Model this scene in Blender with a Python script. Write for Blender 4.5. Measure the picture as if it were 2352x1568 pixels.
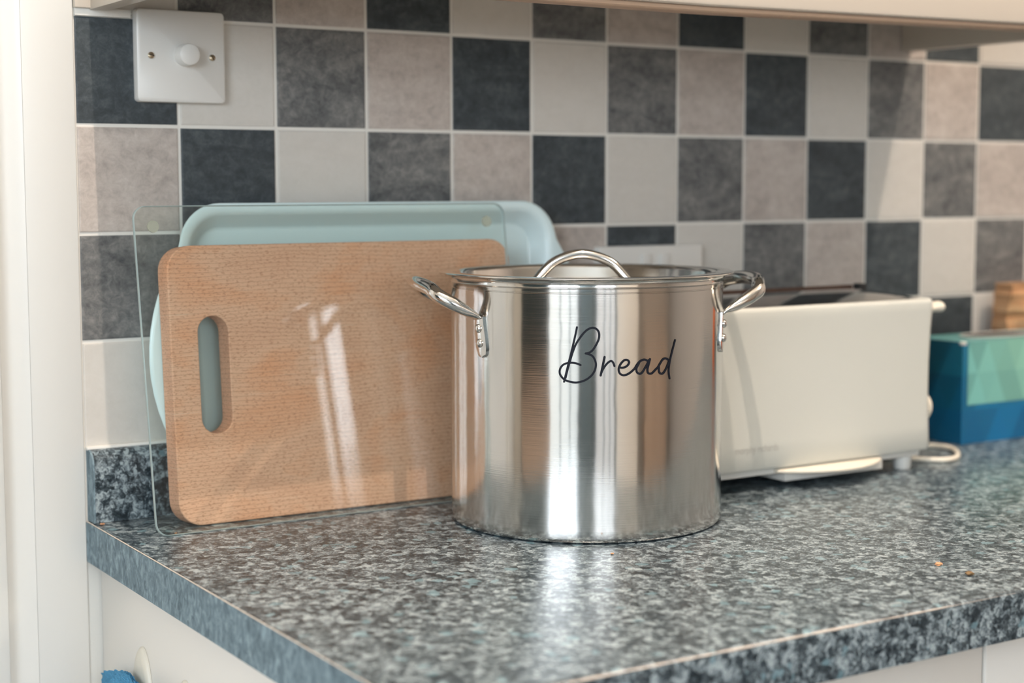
import bpy, bmesh, math, random
from mathutils import Vector, Matrix

random.seed(7)
for o in list(bpy.data.objects):
    bpy.data.objects.remove(o, do_unlink=True)
S = bpy.context.scene
COL = S.collection

# ------------------------------------------------------------------ camera
cd = bpy.data.cameras.new('camera')
cam = bpy.data.objects.new('camera', cd)
COL.objects.link(cam)
cd.sensor_width = 36.0
cd.lens = 36.0 * 3736.42 / 2352.0
R0 = Vector((0.84210892, -0.53930585, -0.00132706))
R1 = Vector((-0.05298205, -0.08028052, -0.99536322))
R2 = Vector((0.53669867, 0.83827456, -0.09617847))
cam.matrix_world = Matrix((
    (R0.x, -R1.x, -R2.x, -0.5729), (R0.y, -R1.y, -R2.y, -1.4795), (R0.z, -R1.z, -R2.z, 1.2133), (0, 0, 0, 1)))
cd.clip_start = 0.02
cd.dof.use_dof = True
cd.dof.focus_distance = 1.40
cd.dof.aperture_fstop = 3.6
S.camera = cam

# ------------------------------------------------------------------ light and exposure
S.view_settings.view_transform = 'Standard'
S.view_settings.look = 'None'
S.view_settings.gamma = 1.0
S.view_settings.use_curve_mapping = False
S.view_settings.exposure = 0.2

W = bpy.data.worlds.new('world')
S.world = W
W.use_nodes = True
W.node_tree.nodes['Background'].inputs[0].default_value = (0.75, 0.86, 1.0, 1)
W.node_tree.nodes['Background'].inputs[1].default_value = 1.0


def area(name, loc, direction, sx, sy, watts, color):
    l = bpy.data.lights.new(name, 'AREA')
    l.shape = 'RECTANGLE'
    l.size, l.size_y = sx, sy
    l.energy = watts
    l.color = color
    o = bpy.data.objects.new(name, l)
    COL.objects.link(o)
    o.location = loc
    o.rotation_euler = Vector(direction).to_track_quat('-Z', 'Y').to_euler()
    return o


def bulb(name, loc, watts, color, radius):
    l = bpy.data.lights.new(name, 'POINT')
    l.energy = watts
    l.color = color
    l.shadow_soft_size = radius
    o = bpy.data.objects.new(name, l)
    COL.objects.link(o)
    o.location = loc
    return o


COOL = (0.80, 0.895, 1.0)
WARM = (1.0, 0.82, 0.69)
area('patio_sky', (-2.12, -2.15, 1.68), (1, 0, 0), 1.60, 0.85, 48, COOL)
area('patio_garden', (-2.12, -2.15, 0.68), (1, 0, 0), 1.60, 1.10, 4.2, (0.78, 0.92, 1.0))
area('rear_sky_fill', (-0.82, -3.34, 1.66), (0, 1, 0), 0.92, 0.90, 20, (0.86, 0.93, 1.0))  # unseen upper rear light, kept up as frontal fill
area('rear_window_garden', (-0.82, -3.34, 0.71), (0, 1, 0), 0.92, 0.95, 1.6, (0.93, 0.97, 1.0))
bulb('ceiling_lamp_a', (-0.109, -0.90, 2.60), 58, WARM, 0.006)
bulb('ceiling_lamp_b', (1.276, -0.98, 2.60), 48, WARM, 0.006)

# ------------------------------------------------------------------ helpers


def finish(name, bm, mat, parent=None, smooth=False, auto=None):
    bmesh.ops.recalc_face_normals(bm, faces=bm.faces[:])
    me = bpy.data.meshes.new(name)
    bm.to_mesh(me)
    bm.free()
    if mat is not None:
        for m in (mat if isinstance(mat, (list, tuple)) else [mat]):
            me.materials.append(m)
    if smooth:
        for p in me.polygons:
            p.use_smooth = True
        if auto:
            try:
                me.set_sharp_from_angle(angle=math.radians(auto))
            except Exception:
                pass
    o = bpy.data.objects.new(name, me)
    COL.objects.link(o)
    if parent is not None:
        o.parent = parent
    return o


def tag(o, label=None, cat=None, group=None, kind=None):
    if label: o['label'] = label
    if cat: o['category'] = cat
    if group: o['group'] = group
    if kind: o['kind'] = kind
    return o


def empty(name, loc=(0, 0, 0), rot=(0, 0, 0)):
    o = bpy.data.objects.new(name, None)
    COL.objects.link(o)
    o.location = loc
    o.rotation_euler = rot
    o.empty_display_size = 0.02
    return o


def bm_box(bm, x0, x1, y0, y1, z0, z1, bevel=0.0, seg=2):
    r = bmesh.ops.create_cube(bm, size=1.0)
    vs = r['verts']
    for v in vs:
        v.co = Vector(((x0 + x1) / 2 + v.co.x * (x1 - x0), (y0 + y1) / 2 + v.co.y * (y1 - y0), (z0 + z1) / 2 + v.co.z * (z1 - z0)))
    if bevel > 0:
        es = list({e for v in vs for e in v.link_edges})
        bmesh.ops.bevel(bm, geom=es, offset=bevel, segments=seg, affect='EDGES', profile=0.5)


def box(name, x0, x1, y0, y1, z0, z1, mat, parent=None, bevel=0.0, seg=2, smooth=None):
    bm = bmesh.new()
    bm_box(bm, x0, x1, y0, y1, z0, z1, bevel, seg)
    return finish(name, bm, mat, parent, smooth=(bevel > 0) if smooth is None else smooth, auto=40)


def bm_loft(bm, rings, closed=True, cap0=True, cap1=True):
    vr = [[bm.verts.new(p) for p in r] for r in rings]
    n = len(vr[0])
    for a, b in zip(vr[:-1], vr[1:]):
        for i in range(n if closed else n - 1):
            j = (i + 1) % n
            bm.faces.new((a[i], a[j], b[j], b[i]))
    if cap0: bm.faces.new(vr[0][::-1])
    if cap1: bm.faces.new(vr[-1])
    return vr


def bm_lathe(bm, prof, n=96, cx=0, cy=0):
    rings = []
    for r, z in prof:
        rings.append([(cx + r * math.cos(2 * math.pi * i / n), cy + r * math.sin(2 * math.pi * i / n), z) for i in range(n)])
    bm_loft(bm, rings, True, prof[0][0] > 1e-6, prof[-1][0] > 1e-6)


def catmull(pts, sub=6, closed=False):
    P = [Vector(p) for p in pts]
    n = len(P)
    out = []
    rng = n if closed else n - 1
    for i in range(rng):
        p1, p2 = P[i], P[(i + 1) % n]
        p0 = P[i - 1] if (i > 0 or closed) else p1 * 2 - p2
        p3 = P[(i + 2) % n] if (i + 2 < n or closed) else p2 * 2 - p1
        for k in range(sub):
            t = k / sub
            out.append(0.5 * ((2 * p1) + (p2 - p0) * t + (2 * p0 - 5 * p1 + 4 * p2 - p3) * t * t + (3 * p1 - p0 - 3 * p2 + p3) * t ** 3))
    if not closed:
        out.append(P[-1].copy())
    return out


def bm_tube(bm, pts, rad, n=14, caps=True, up=None, flat=None):
    """sweep of an ellipse; rad may be a list; flat[i] = (a, b) half axes along side / up"""
    P = [Vector(p) for p in pts]
    T = []
    for i in range(len(P)):
        a = P[max(i - 1, 0)]
        b = P[min(i + 1, len(P) - 1)]
        T.append((b - a).normalized())
    u = Vector(up) if up is not None else Vector((0, 0, 1))
    if abs(u.dot(T[0])) > 0.95: u = Vector((1, 0, 0))
    s = T[0].cross(u).normalized()
    rings = []
    for i, p in enumerate(P):
        s = (s - T[i] * s.dot(T[i])).normalized()
        w = s.cross(T[i]).normalized()
        if flat is not None: ra, rb = flat[i]
        else:
            ra = rb = rad[i] if isinstance(rad, (list, tuple)) else rad
        rings.append([p + s * (ra * math.cos(2 * math.pi * k / n)) + w * (rb * math.sin(2 * math.pi * k / n)) for k in range(n)])
    bm_loft(bm, rings, True, caps, caps)


def rrect(w, h, r, n=8):
    """rounded rectangle outline, half sizes w,h, list of (x,y) counter-clockwise"""
    out = []
    for cx, cy, a0 in ((w - r, h - r, 0), (-w + r, h - r, 90), (-w + r, -h + r, 180), (w - r, -h + r, 270)):
        for k in range(n + 1):
            a = math.radians(a0 + 90 * k / n)
            out.append((cx + r * math.cos(a), cy + r * math.sin(a)))
    return out


# ------------------------------------------------------------------ materials


def mat_new(name):
    m = bpy.data.materials.new(name)
    m.use_nodes = True
    nt = m.node_tree
    b = nt.nodes['Principled BSDF']
    return m, nt, b


def N(nt, t, **kw):
    n = nt.nodes.new(t)
    for k, v in kw.items():
        setattr(n, k, v)
    return n


def srgb(r, g, b):
    f = lambda c: (c / 255 / 12.92) if c / 255 <= 0.04045 else ((c / 255 + 0.055) / 1.055) ** 2.4
    return (f(r), f(g), f(b), 1.0)


def plain(name, col, rough=0.5, metal=0.0, spec=0.5, bump=0.0, bscale=200.0, var=0.0, vscale=20.0, **extra):
    m, nt, b = mat_new(name)
    b.inputs['Base Color'].default_value = col
    b.inputs['Roughness'].default_value = rough
    b.inputs['Metallic'].default_value = metal
    b.inputs['Specular IOR Level'].default_value = spec
    for k, v in extra.items():
        b.inputs[k].default_value = v
    tc = N(nt, 'ShaderNodeTexCoord')
    if var > 0:
        nz = N(nt, 'ShaderNodeTexNoise')
        nz.inputs['Scale'].default_value = vscale
        nz.inputs['Detail'].default_value = 5
        nt.links.new(tc.outputs['Object'], nz.inputs['Vector'])
        mx = N(nt, 'ShaderNodeMix', data_type='RGBA')
        mx.inputs[6].default_value = tuple(c * (1 - var) for c in col[:3]) + (1,)
        mx.inputs[7].default_value = tuple(min(1, c * (1 + var)) for c in col[:3]) + (1,)
        nt.links.new(nz.outputs['Fac'], mx.inputs[0])
        nt.links.new(mx.outputs[2], b.inputs['Base Color'])
    if bump > 0:
        nz = N(nt, 'ShaderNodeTexNoise')
        nz.inputs['Scale'].default_value = bscale
        nz.inputs['Detail'].default_value = 4
        nt.links.new(tc.outputs['Object'], nz.inputs['Vector'])
        bp = N(nt, 'ShaderNodeBump')
        bp.inputs['Strength'].default_value = bump
        bp.inputs['Distance'].default_value = 0.001
        nt.links.new(nz.outputs['Fac'], bp.inputs['Height'])
        nt.links.new(bp.outputs['Normal'], b.inputs['Normal'])
    return m


def ramp(nt, stops, interp='LINEAR'):
    r = N(nt, 'ShaderNodeValToRGB')
    r.color_ramp.interpolation = interp
    e = r.color_ramp.elements
    while len(e) > 1: e.remove(e[0])
    e[0].position, e[0].color = stops[0]
    for p, c in stops[1:]:
        k = e.new(p)
        k.color = c
    return r


def tile_mat(name, ca, cb, cc, contrast, rough=0.42):
    """glazed slate-look tile: mottled noise, soft diagonal veins, per-tile shift"""
    m, nt, b = mat_new(name)
    tc = N(nt, 'ShaderNodeTexCoord')
    oi = N(nt, 'ShaderNodeObjectInfo')
    add = N(nt, 'ShaderNodeVectorMath', operation='MULTIPLY_ADD')
    add.inputs[1].default_value = (1, 1, 1)
    sc = N(nt, 'ShaderNodeVectorMath', operation='SCALE')
    sc.inputs['Scale'].default_value = 37.0
    cmb = N(nt, 'ShaderNodeCombineXYZ')
    for k in range(3): nt.links.new(oi.outputs['Random'], cmb.inputs[k])
    nt.links.new(cmb.outputs[0], sc.inputs[0])
    nt.links.new(tc.outputs['Object'], add.inputs[0])
    nt.links.new(sc.outputs[0], add.inputs[2])
    n1 = N(nt, 'ShaderNodeTexNoise')
    n1.inputs['Scale'].default_value = 95
    n1.inputs['Detail'].default_value = 9
    n1.inputs['Roughness'].default_value = 0.85
    n1.inputs['Distortion'].default_value = 0.5
    nt.links.new(add.outputs[0], n1.inputs['Vector'])
    mp = N(nt, 'ShaderNodeMapping')
    mp.inputs['Rotation'].default_value = (0, math.radians(-40), 0)
    mp.inputs['Scale'].default_value = (14, 40, 34)
    nt.links.new(add.outputs[0], mp.inputs['Vector'])
    n2 = N(nt, 'ShaderNodeTexNoise')
    n2.inputs['Scale'].default_value = 1.0
    n2.inputs['Detail'].default_value = 6
    n2.inputs['Roughness'].default_value = 0.6
    n2.inputs['Distortion'].default_value = 1.2
    nt.links.new(mp.outputs[0], n2.inputs['Vector'])
    mx = N(nt, 'ShaderNodeMix', data_type='FLOAT')
    mx.inputs[0].default_value = 0.36
    nt.links.new(n1.outputs['Fac'], mx.inputs[2])
    nt.links.new(n2.outputs['Fac'], mx.inputs[3])
    r = ramp(nt, [(0.5 - contrast, ca), (0.5, cb), (0.5 + contrast, cc)])
    nt.links.new(mx.outputs[0], r.inputs['Fac'])
    nt.links.new(r.outputs['Color'], b.inputs['Base Color'])
    b.inputs['Roughness'].default_value = rough
    b.inputs['Specular IOR Level'].default_value = 0.35
    bp = N(nt, 'ShaderNodeBump')
    bp.inputs['Strength'].default_value = 0.25
    bp.inputs['Distance'].default_value = 0.0008
    nt.links.new(mx.outputs[0], bp.inputs['Height'])
    nt.links.new(bp.outputs['Normal'], b.inputs['Normal'])
    return m


def granite_mat(name, stretch=(1, 1, 1), gain=1.0, rough=0.29):
    m, nt, b = mat_new(name)
    tc = N(nt, 'ShaderNodeTexCoord')
    mp = N(nt, 'ShaderNodeMapping')
    mp.inputs['Scale'].default_value = stretch
    nt.links.new(tc.outputs['Object'], mp.inputs['Vector'])
    nz = N(nt, 'ShaderNodeTexNoise')
    nz.inputs['Scale'].default_value = 130
    nz.inputs['Detail'].default_value = 4
    nt.links.new(mp.outputs[0], nz.inputs['Vector'])
    dv = N(nt, 'ShaderNodeVectorMath', operation='MULTIPLY_ADD')
    dv.inputs[1].default_value = (0.011, 0.011, 0.011)
    nt.links.new(nz.outputs['Color'], dv.inputs[0])
    nt.links.new(mp.outputs[0], dv.inputs[2])
    cells = []
    for scale in (520, 150):
        v = N(nt, 'ShaderNodeTexVoronoi', feature='F1')
        v.inputs['Scale'].default_value = scale
        nt.links.new(dv.outputs[0], v.inputs['Vector'])
        sp = N(nt, 'ShaderNodeSeparateColor')
        nt.links.new(v.outputs['Color'], sp.inputs[0])
        cells.append(sp)
    cl = N(nt, 'ShaderNodeTexNoise')
    cl.inputs['Scale'].default_value = 130
    cl.inputs['Detail'].default_value = 9
    cl.inputs['Roughness'].default_value = 0.74
    cl.inputs['Distortion'].default_value = 0.6
    nt.links.new(mp.outputs[0], cl.inputs['Vector'])
    c2 = N(nt, 'ShaderNodeTexNoise')
    c2.inputs['Scale'].default_value = 38
    c2.inputs['Detail'].default_value = 3
    nt.links.new(mp.outputs[0], c2.inputs['Vector'])
    s1 = N(nt, 'ShaderNodeMath', operation='MULTIPLY')
    s1.inputs[1].default_value = 0.17
    nt.links.new(cells[0].outputs[0], s1.inputs[0])
    s2 = N(nt, 'ShaderNodeMath', operation='MULTIPLY_ADD')
    s2.inputs[1].default_value = 0.20
    nt.links.new(cells[1].outputs[1], s2.inputs[0])
    nt.links.new(s1.outputs[0], s2.inputs[2])
    s0 = N(nt, 'ShaderNodeMath', operation='MULTIPLY_ADD')
    s0.inputs[1].default_value = 0.25
    nt.links.new(c2.outputs['Fac'], s0.inputs[0])
    nt.links.new(s2.outputs[0], s0.inputs[2])
    s3 = N(nt, 'ShaderNodeMath', operation='MULTIPLY_ADD')
    s3.inputs[1].default_value = 1.0
    nt.links.new(cl.outputs['Fac'], s3.inputs[0])
    nt.links.new(s0.outputs[0], s3.inputs[2])
    g = lambda r_, g_, b_: tuple(min(1, c * gain) for c in srgb(r_, g_, b_)[:3]) + (1,)
    r = ramp(nt, [(0.62, g(20, 33, 41)), (0.73, g(44, 56, 63)), (0.81, g(76, 88, 95)), (0.89, g(116, 130, 137)), (0.98, g(156, 170, 175))])
    nt.links.new(s3.outputs[0], r.inputs['Fac'])
    # a few turquoise flakes
    gt = N(nt, 'ShaderNodeMath', operation='GREATER_THAN')
    gt.inputs[1].default_value = 0.972
    nt.links.new(cells[1].outputs[2], gt.inputs[0])
    gm = N(nt, 'ShaderNodeMath', operation='MULTIPLY')
    gm.inputs[1].default_value = 0.55
    nt.links.new(gt.outputs[0], gm.inputs[0])
    mx = N(nt, 'ShaderNodeMix', data_type='RGBA')
    nt.links.new(gm.outputs[0], mx.inputs[0])
    nt.links.new(r.outputs['Color'], mx.inputs[6])
    mx.inputs[7].default_value = g(118, 152, 163)
    nt.links.new(mx.outputs[2], b.inputs['Base Color'])
    b.inputs['Roughness'].default_value = rough
    b.inputs['Specular IOR Level'].default_value = 0.5
    bz = N(nt, 'ShaderNodeTexNoise')
    bz.inputs['Scale'].default_value = 900
    nt.links.new(tc.outputs['Object'], bz.inputs['Vector'])
    bp = N(nt, 'ShaderNodeBump')
    bp.inputs['Strength'].default_value = 0.12
    bp.inputs['Distance'].default_value = 0.0003
    nt.links.new(bz.outputs['Fac'], bp.inputs['Height'])
    nt.links.new(bp.outputs['Normal'], b.inputs['Normal'])
    return m


def edging_mat():
    m, nt, b = mat_new('granite_edging')
    tc = N(nt, 'ShaderNodeTexCoord')
    mp = N(nt, 'ShaderNodeMapping')
    mp.inputs['Scale'].default_value = (150, 130, 85)
    nt.links.new(tc.outputs['Object'], mp.inputs['Vector'])
    n = N(nt, 'ShaderNodeTexNoise')
    n.inputs['Scale'].default_value = 1
    n.inputs['Detail'].default_value = 7
    n.inputs['Roughness'].default_value = 0.66
    n.inputs['Distortion'].default_value = 0.8
    nt.links.new(mp.outputs[0], n.inputs['Vector'])
    r = ramp(nt, [(0.34, srgb(74, 94, 104)), (0.50, srgb(108, 130, 140)), (0.64, srgb(140, 162, 172)), (0.74, srgb(158, 184, 192))])
    nt.links.new(n.outputs['Fac'], r.inputs['Fac'])
    nt.links.new(r.outputs['Color'], b.inputs['Base Color'])
    b.inputs['Roughness'].default_value = 0.6
    return m


def beech_mat():
    m, nt, b = mat_new('beech')
    tc = N(nt, 'ShaderNodeTexCoord')

    def noise(scale3, detail, rough, dist=0.0):
        mp = N(nt, 'ShaderNodeMapping')
        mp.inputs['Scale'].default_value = scale3
        nt.links.new(tc.outputs['Object'], mp.inputs['Vector'])
        n = N(nt, 'ShaderNodeTexNoise')
        n.inputs['Scale'].default_value = 1
        n.inputs['Detail'].default_value = detail
        n.inputs['Roughness'].default_value = rough
        n.inputs['Distortion'].default_value = dist
        nt.links.new(mp.outputs[0], n.inputs['Vector'])
        return n
    big = noise((9, 9, 16), 4, 0.55, 0.4)
    base = ramp(nt, [(0.30, srgb(224, 170, 140)), (0.50, srgb(233, 182, 152)), (0.70, srgb(233, 164, 124))])
    nt.links.new(big.outputs['Fac'], base.inputs['Fac'])
    wn = noise((5, 5, 14), 3, 0.5, 0.0)
    wo = N(nt, 'ShaderNodeVectorMath', operation='MULTIPLY_ADD')
    wo.inputs[1].default_value = (0.0, 0.0, 0.022)
    nt.links.new(wn.outputs['Color'], wo.inputs[0])
    nt.links.new(tc.outputs['Object'], wo.inputs[2])
    lines = N(nt, 'ShaderNodeTexWave', wave_type='BANDS', bands_direction='Z', wave_profile='SAW')
    lines.inputs['Scale'].default_value = 82
    lines.inputs['Distortion'].default_value = 0.0
    nt.links.new(wo.outputs[0], lines.inputs['Vector'])
    lr = ramp(nt, [(0.0, (0, 0, 0, 1)), (0.72, (0.12, 0.12, 0.12, 1)), (0.95, (1, 1, 1, 1)), (1.0, (0, 0, 0, 1))])
    nt.links.new(lines.outputs['Fac'], lr.inputs['Fac'])
    mx = N(nt, 'ShaderNodeMix', data_type='RGBA')
    mlt = N(nt, 'ShaderNodeMath', operation='MULTIPLY')
    mlt.inputs[1].default_value = 0.42
    nt.links.new(lr.outputs['Color'], mlt.inputs[0])
    nt.links.new(mlt.outputs[0], mx.inputs[0])
    nt.links.new(base.outputs['Color'], mx.inputs[6])
    mx.inputs[7].default_value = srgb(150, 104, 78)
    fl = noise((290, 290, 760), 1, 0.5, 0.5)
    fr = ramp(nt, [(0.56, (0, 0, 0, 1)), (0.64, (1, 1, 1, 1))])
    nt.links.new(fl.outputs['Fac'], fr.inputs['Fac'])
    m2 = N(nt, 'ShaderNodeMath', operation='MULTIPLY')
    m2.inputs[1].default_value = 0.40
    nt.links.new(fr.outputs['Color'], m2.inputs[0])
    mx2 = N(nt, 'ShaderNodeMix', data_type='RGBA')
    nt.links.new(m2.outputs[0], mx2.inputs[0])
    nt.links.new(mx.outputs[2], mx2.inputs[6])
    mx2.inputs[7].default_value = srgb(150, 92, 58)
    mp = N(nt, 'ShaderNodeMapping')
    mp.inputs['Rotation'].default_value = (0, math.radians(40), 0)
    mp.inputs['Scale'].default_value = (16, 1, 620)
    nt.links.new(tc.outputs['Object'], mp.inputs['Vector'])
    sn = N(nt, 'ShaderNodeTexNoise')
    sn.inputs['Scale'].default_value = 1
    sn.inputs['Detail'].default_value = 1
    nt.links.new(mp.outputs[0], sn.inputs['Vector'])
    sr = ramp(nt, [(0.69, (0, 0, 0, 1)), (0.73, (0.35, 0.35, 0.35, 1))])
    nt.links.new(sn.outputs['Fac'], sr.inputs['Fac'])
    mx3 = N(nt, 'ShaderNodeMix', data_type='RGBA')
    nt.links.new(sr.outputs['Color'], mx3.inputs[0])
    nt.links.new(mx2.outputs[2], mx3.inputs[6])
    mx3.inputs[7].default_value = srgb(242, 214, 190)
    nt.links.new(mx3.outputs[2], b.inputs['Base Color'])
    b.inputs['Roughness'].default_value = 0.55
    b.inputs['Specular IOR Level'].default_value = 0.3
    return m


def steel_mat(name, rough=0.16, aniso=0.7, scratch=0.10, col=(0.66, 0.645, 0.62, 1)):
    m, nt, b = mat_new(name)
    b.inputs['Base Color'].default_value = col
    b.inputs['Metallic'].default_value = 1.0
    b.inputs['Roughness'].default_value = rough
    tc = N(nt, 'ShaderNodeTexCoord')
    if aniso > 0:
        tg = N(nt, 'ShaderNodeTangent', direction_type='RADIAL', axis='Z')
        nt.links.new(tg.outputs[0], b.inputs['Tangent'])
        b.inputs['Anisotropic'].default_value = aniso
        b.inputs['Anisotropic Rotation'].default_value = 0.25
    mp = N(nt, 'ShaderNodeMapping')
    mp.inputs['Scale'].default_value = (18, 18, 900)
    nt.links.new(tc.outputs['Object'], mp.inputs['Vector'])
    nz = N(nt, 'ShaderNodeTexNoise')
    nz.inputs['Scale'].default_value = 1
    nz.inputs['Detail'].default_value = 3
    nt.links.new(mp.outputs[0], nz.inputs['Vector'])
    bp = N(nt, 'ShaderNodeBump')
    bp.inputs['Strength'].default_value = scratch
    bp.inputs['Distance'].default_value = 0.0002
    nt.links.new(nz.outputs['Fac'], bp.inputs['Height'])
    nt.links.new(bp.outputs['Normal'], b.inputs['Normal'])
    if aniso > 0:
        wv = N(nt, 'ShaderNodeTexNoise')
        wv.inputs['Scale'].default_value = 16
        wv.inputs['Detail'].default_value = 2
        nt.links.new(tc.outputs['Object'], wv.inputs['Vector'])
        b2 = N(nt, 'ShaderNodeBump')
        b2.inputs['Strength'].default_value = 0.35
        b2.inputs['Distance'].default_value = 0.0012
        nt.links.new(wv.outputs['Fac'], b2.inputs['Height'])
        nt.links.new(bp.outputs['Normal'], b2.inputs['Normal'])
        nt.links.new(b2.outputs['Normal'], b.inputs['Normal'])
    rr = N(nt, 'ShaderNodeMapRange')
    rr.inputs[3].default_value = rough * 0.75
    rr.inputs[4].default_value = rough * 1.35
    nt.links.new(nz.outputs['Fac'], rr.inputs[0])
    nt.links.new(rr.outputs[0], b.inputs['Roughness'])
    return m


def glass_mat():
    """clear sheet glass: Fresnel mirror over a clear, faintly green body (a thin flat sheet does not shift the view)"""
    m, nt, b = mat_new('board_glass')
    out = nt.nodes['Material Output']
    nt.nodes.remove(b)
    ge = N(nt, 'ShaderNodeNewGeometry')
    ior = N(nt, 'ShaderNodeMapRange')
    ior.inputs[3].default_value = 1.5
    ior.inputs[4].default_value = 1 / 1.5
    nt.links.new(ge.outputs['Backfacing'], ior.inputs[0])
    fr = N(nt, 'ShaderNodeFresnel')
    nt.links.new(ior.outputs[0], fr.inputs['IOR'])
    tr = N(nt, 'ShaderNodeBsdfTransparent')
    tr.inputs['Color'].default_value = (0.955, 0.985, 0.975, 1)
    gl = N(nt, 'ShaderNodeBsdfGlossy')
    gl.inputs['Roughness'].default_value = 0.012
    mx = N(nt, 'ShaderNodeMixShader')
    nt.links.new(fr.outputs[0], mx.inputs[0])
    nt.links.new(tr.outputs[0], mx.inputs[1])
    nt.links.new(gl.outputs[0], mx.inputs[2])
    nt.links.new(mx.outputs[0], out.inputs['Surface'])
    return m


M = {}
M['paint'] = plain('white_paint', srgb(218, 216, 208), 0.5, bump=0.10, bscale=60)
M['gloss'] = plain('white_gloss_wood', srgb(216, 217, 213), 0.35, bump=0.10, bscale=45)
M['cab'] = plain('white_cabinet', srgb(232, 229, 222), 0.32)
M['cream'] = plain('cream_pelmet', srgb(196, 187, 174), 0.38)
M['bead'] = plain('shaded_pelmet_bead', srgb(172, 146, 124), 0.45)  # tan puts the edge's shade and warm bounce into the colour
M['grout'] = plain('grout', srgb(226, 224, 217), 0.8, bump=0.2, bscale=500)
M['plastic'] = plain('white_plastic', srgb(222, 221, 216), 0.28)
M['toaster'] = plain('toaster_white', srgb(196, 198, 191), 0.30)
M['offwhite'] = plain('offwhite_plastic', srgb(224, 218, 203), 0.35)
M['brass'] = plain('screw_brass', srgb(188, 174, 150), 0.3, metal=1.0)
M['dark'] = plain('dark_recess', srgb(24, 26, 28), 0.6)
M['granite'] = granite_mat('granite_laminate')
M['granite_edge'] = edging_mat()
M['chip'] = plain('worn_edge', srgb(196, 188, 178), 0.7, var=0.3, vscale=120)
M['beech'] = beech_mat()
M['tray'] = plain('tray_blue', srgb(218, 238, 240), 0.22, spec=0.5)
M['glass'] = glass_mat()
M['foot'] = plain('clear_rubber', srgb(238, 234, 220), 0.2, **{'Transmission Weight': 0.6})
M['ground_edge'] = plain('ground_glass_edge', srgb(172, 190, 188), 0.55, **{'Transmission Weight': 0.35})
M['steel'] = steel_mat('brushed_steel', 0.12, 0.65, 0.14)
M['polish'] = steel_mat('polished_steel', 0.09, 0.0, 0.0, (0.70, 0.68, 0.65, 1))
M['lid'] = steel_mat('lid_steel', 0.12, 0.4, 0.04, (0.68, 0.66, 0.63, 1))
M['vinyl'] = plain('navy_vinyl', srgb(18, 22, 32), 0.55, spec=0.2)
M['plate'] = plain('toaster_top', srgb(150, 146, 142), 0.09, metal=1.0)
M['slot'] = plain('toaster_slot', srgb(74, 52, 42), 0.6, var=0.4, vscale=150)
M['logo'] = plain('grey_print', srgb(172, 171, 165), 0.5)
M['terry'] = plain('blue_terry', srgb(70, 138, 178), 0.95, bump=0.8, bscale=900, var=0.3, vscale=500)
M['crumb'] = plain('crumb', srgb(200, 150, 110), 0.8, var=0.3, vscale=900)
M['crumb_dark'] = plain('crumb_dark', srgb(120, 96, 64), 0.8, var=0.3, vscale=900)
M['floor'] = plain('floor_vinyl', srgb(140, 138, 136), 0.4, var=0.25, vscale=3)
M['greige'] = plain('greige_paint', srgb(168, 162, 156), 0.6)
M['oak'] = plain('brown_furniture', srgb(182, 160, 142), 0.4, var=0.2, vscale=6)
M['charcoal'] = plain('charcoal_fabric', srgb(54, 74, 80), 0.9)
M['slate'] = plain('slate_cupboard', srgb(88, 100, 103), 0.7)
M['copper'] = plain('prop_orange', srgb(226, 110, 50), 0.7)  # orange of the unseen jar added for streaks in the pot
M['opening'] = plain('box_opening', srgb(52, 44, 38), 0.7)
M['card'] = plain('white_card', srgb(206, 204, 198), 0.7)

TD = tile_mat('tile_dark', srgb(44, 52, 57), srgb(63, 71, 76), srgb(88, 96, 99), 0.12)
TL = tile_mat('tile_light', srgb(197, 194, 187), srgb(206, 203, 196), srgb(212, 209, 203), 0.22)
TG = tile_mat('tile_grey', srgb(70, 74, 76), srgb(105, 107, 107), srgb(140, 140, 137), 0.12)
TT = tile_mat('tile_taupe', srgb(160, 152, 146), srgb(184, 176, 169), srgb(203, 196, 189), 0.13)
TILES = [TD, TL, TG, TT]

# ------------------------------------------------------------------ structure: room
ZW = 0.9            # worktop height
ZH = 1.368          # first grout line below the cabinet
st = lambda o: tag(o, kind='structure')
wall = st(box('wall_back', -0.0995, 2.6, 0.0012, 0.12, 0.0, 2.7, M['grout']))
st(box('wall_doorside', -2.2, -0.98, -0.001, 0.12, 0.0, 2.7, M['paint']))
st(box('wall_left', -2.32, -2.2, -3.5, 0.12, 0.0, 2.7, M['paint']))
st(box('wall_right', 2.6, 2.72, -3.5, 0.12, 0.0, 2.7, M['greige']))
st(box('wall_rear', -2.32, 2.72, -3.62, -3.5, 0.0, 2.7, M['greige']))
st(box('floor', -2.32, 2.72, -3.62, 0.12, -0.1, 0.0, M['floor']))
st(box('ceiling', -2.32, 2.72, -3.62, 0.12, 2.7, 2.8, M['paint']))

# tiles: one object each, alike tiles share their mesh
tile_mesh = {}


def tile(cx, cz, w, h, kind):
    key = (kind, round(w, 4), round(h, 4))
    if key not in tile_mesh:
        bm = bmesh.new()
        bm_box(bm, -w / 2, w / 2, 0.0, 0.006, -h / 2, h / 2)
        es = [e for e in bm.edges if all(abs(v.co.y) < 1e-6 for v in e.verts)]
        bmesh.ops.bevel(bm, geom=es, offset=0.0014, segments=2, affect='EDGES', profile=0.6)
        me = bpy.data.meshes.new('tile')
        bmesh.ops.recalc_face_normals(bm, faces=bm.faces[:])
        bm.to_mesh(me)
        bm.free()
        me.materials.append(TILES[kind])
        tile_mesh[key] = me
    o = bpy.data.objects.new('tile', tile_mesh[key])
    COL.objects.link(o)
    o.location = (cx, random.uniform(-0.0003, 0.0), cz)
    o.parent = wall
    return o


for row in range(-0, 5):
    for c in range(-1, 15):
        k = (c + 1 - (row - 1)) % 4
        cz = ZH + 0.05 - row * 0.1
        tile(c * 0.1 + 0.05, cz, 0.0968, 0.0968, k)

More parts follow.
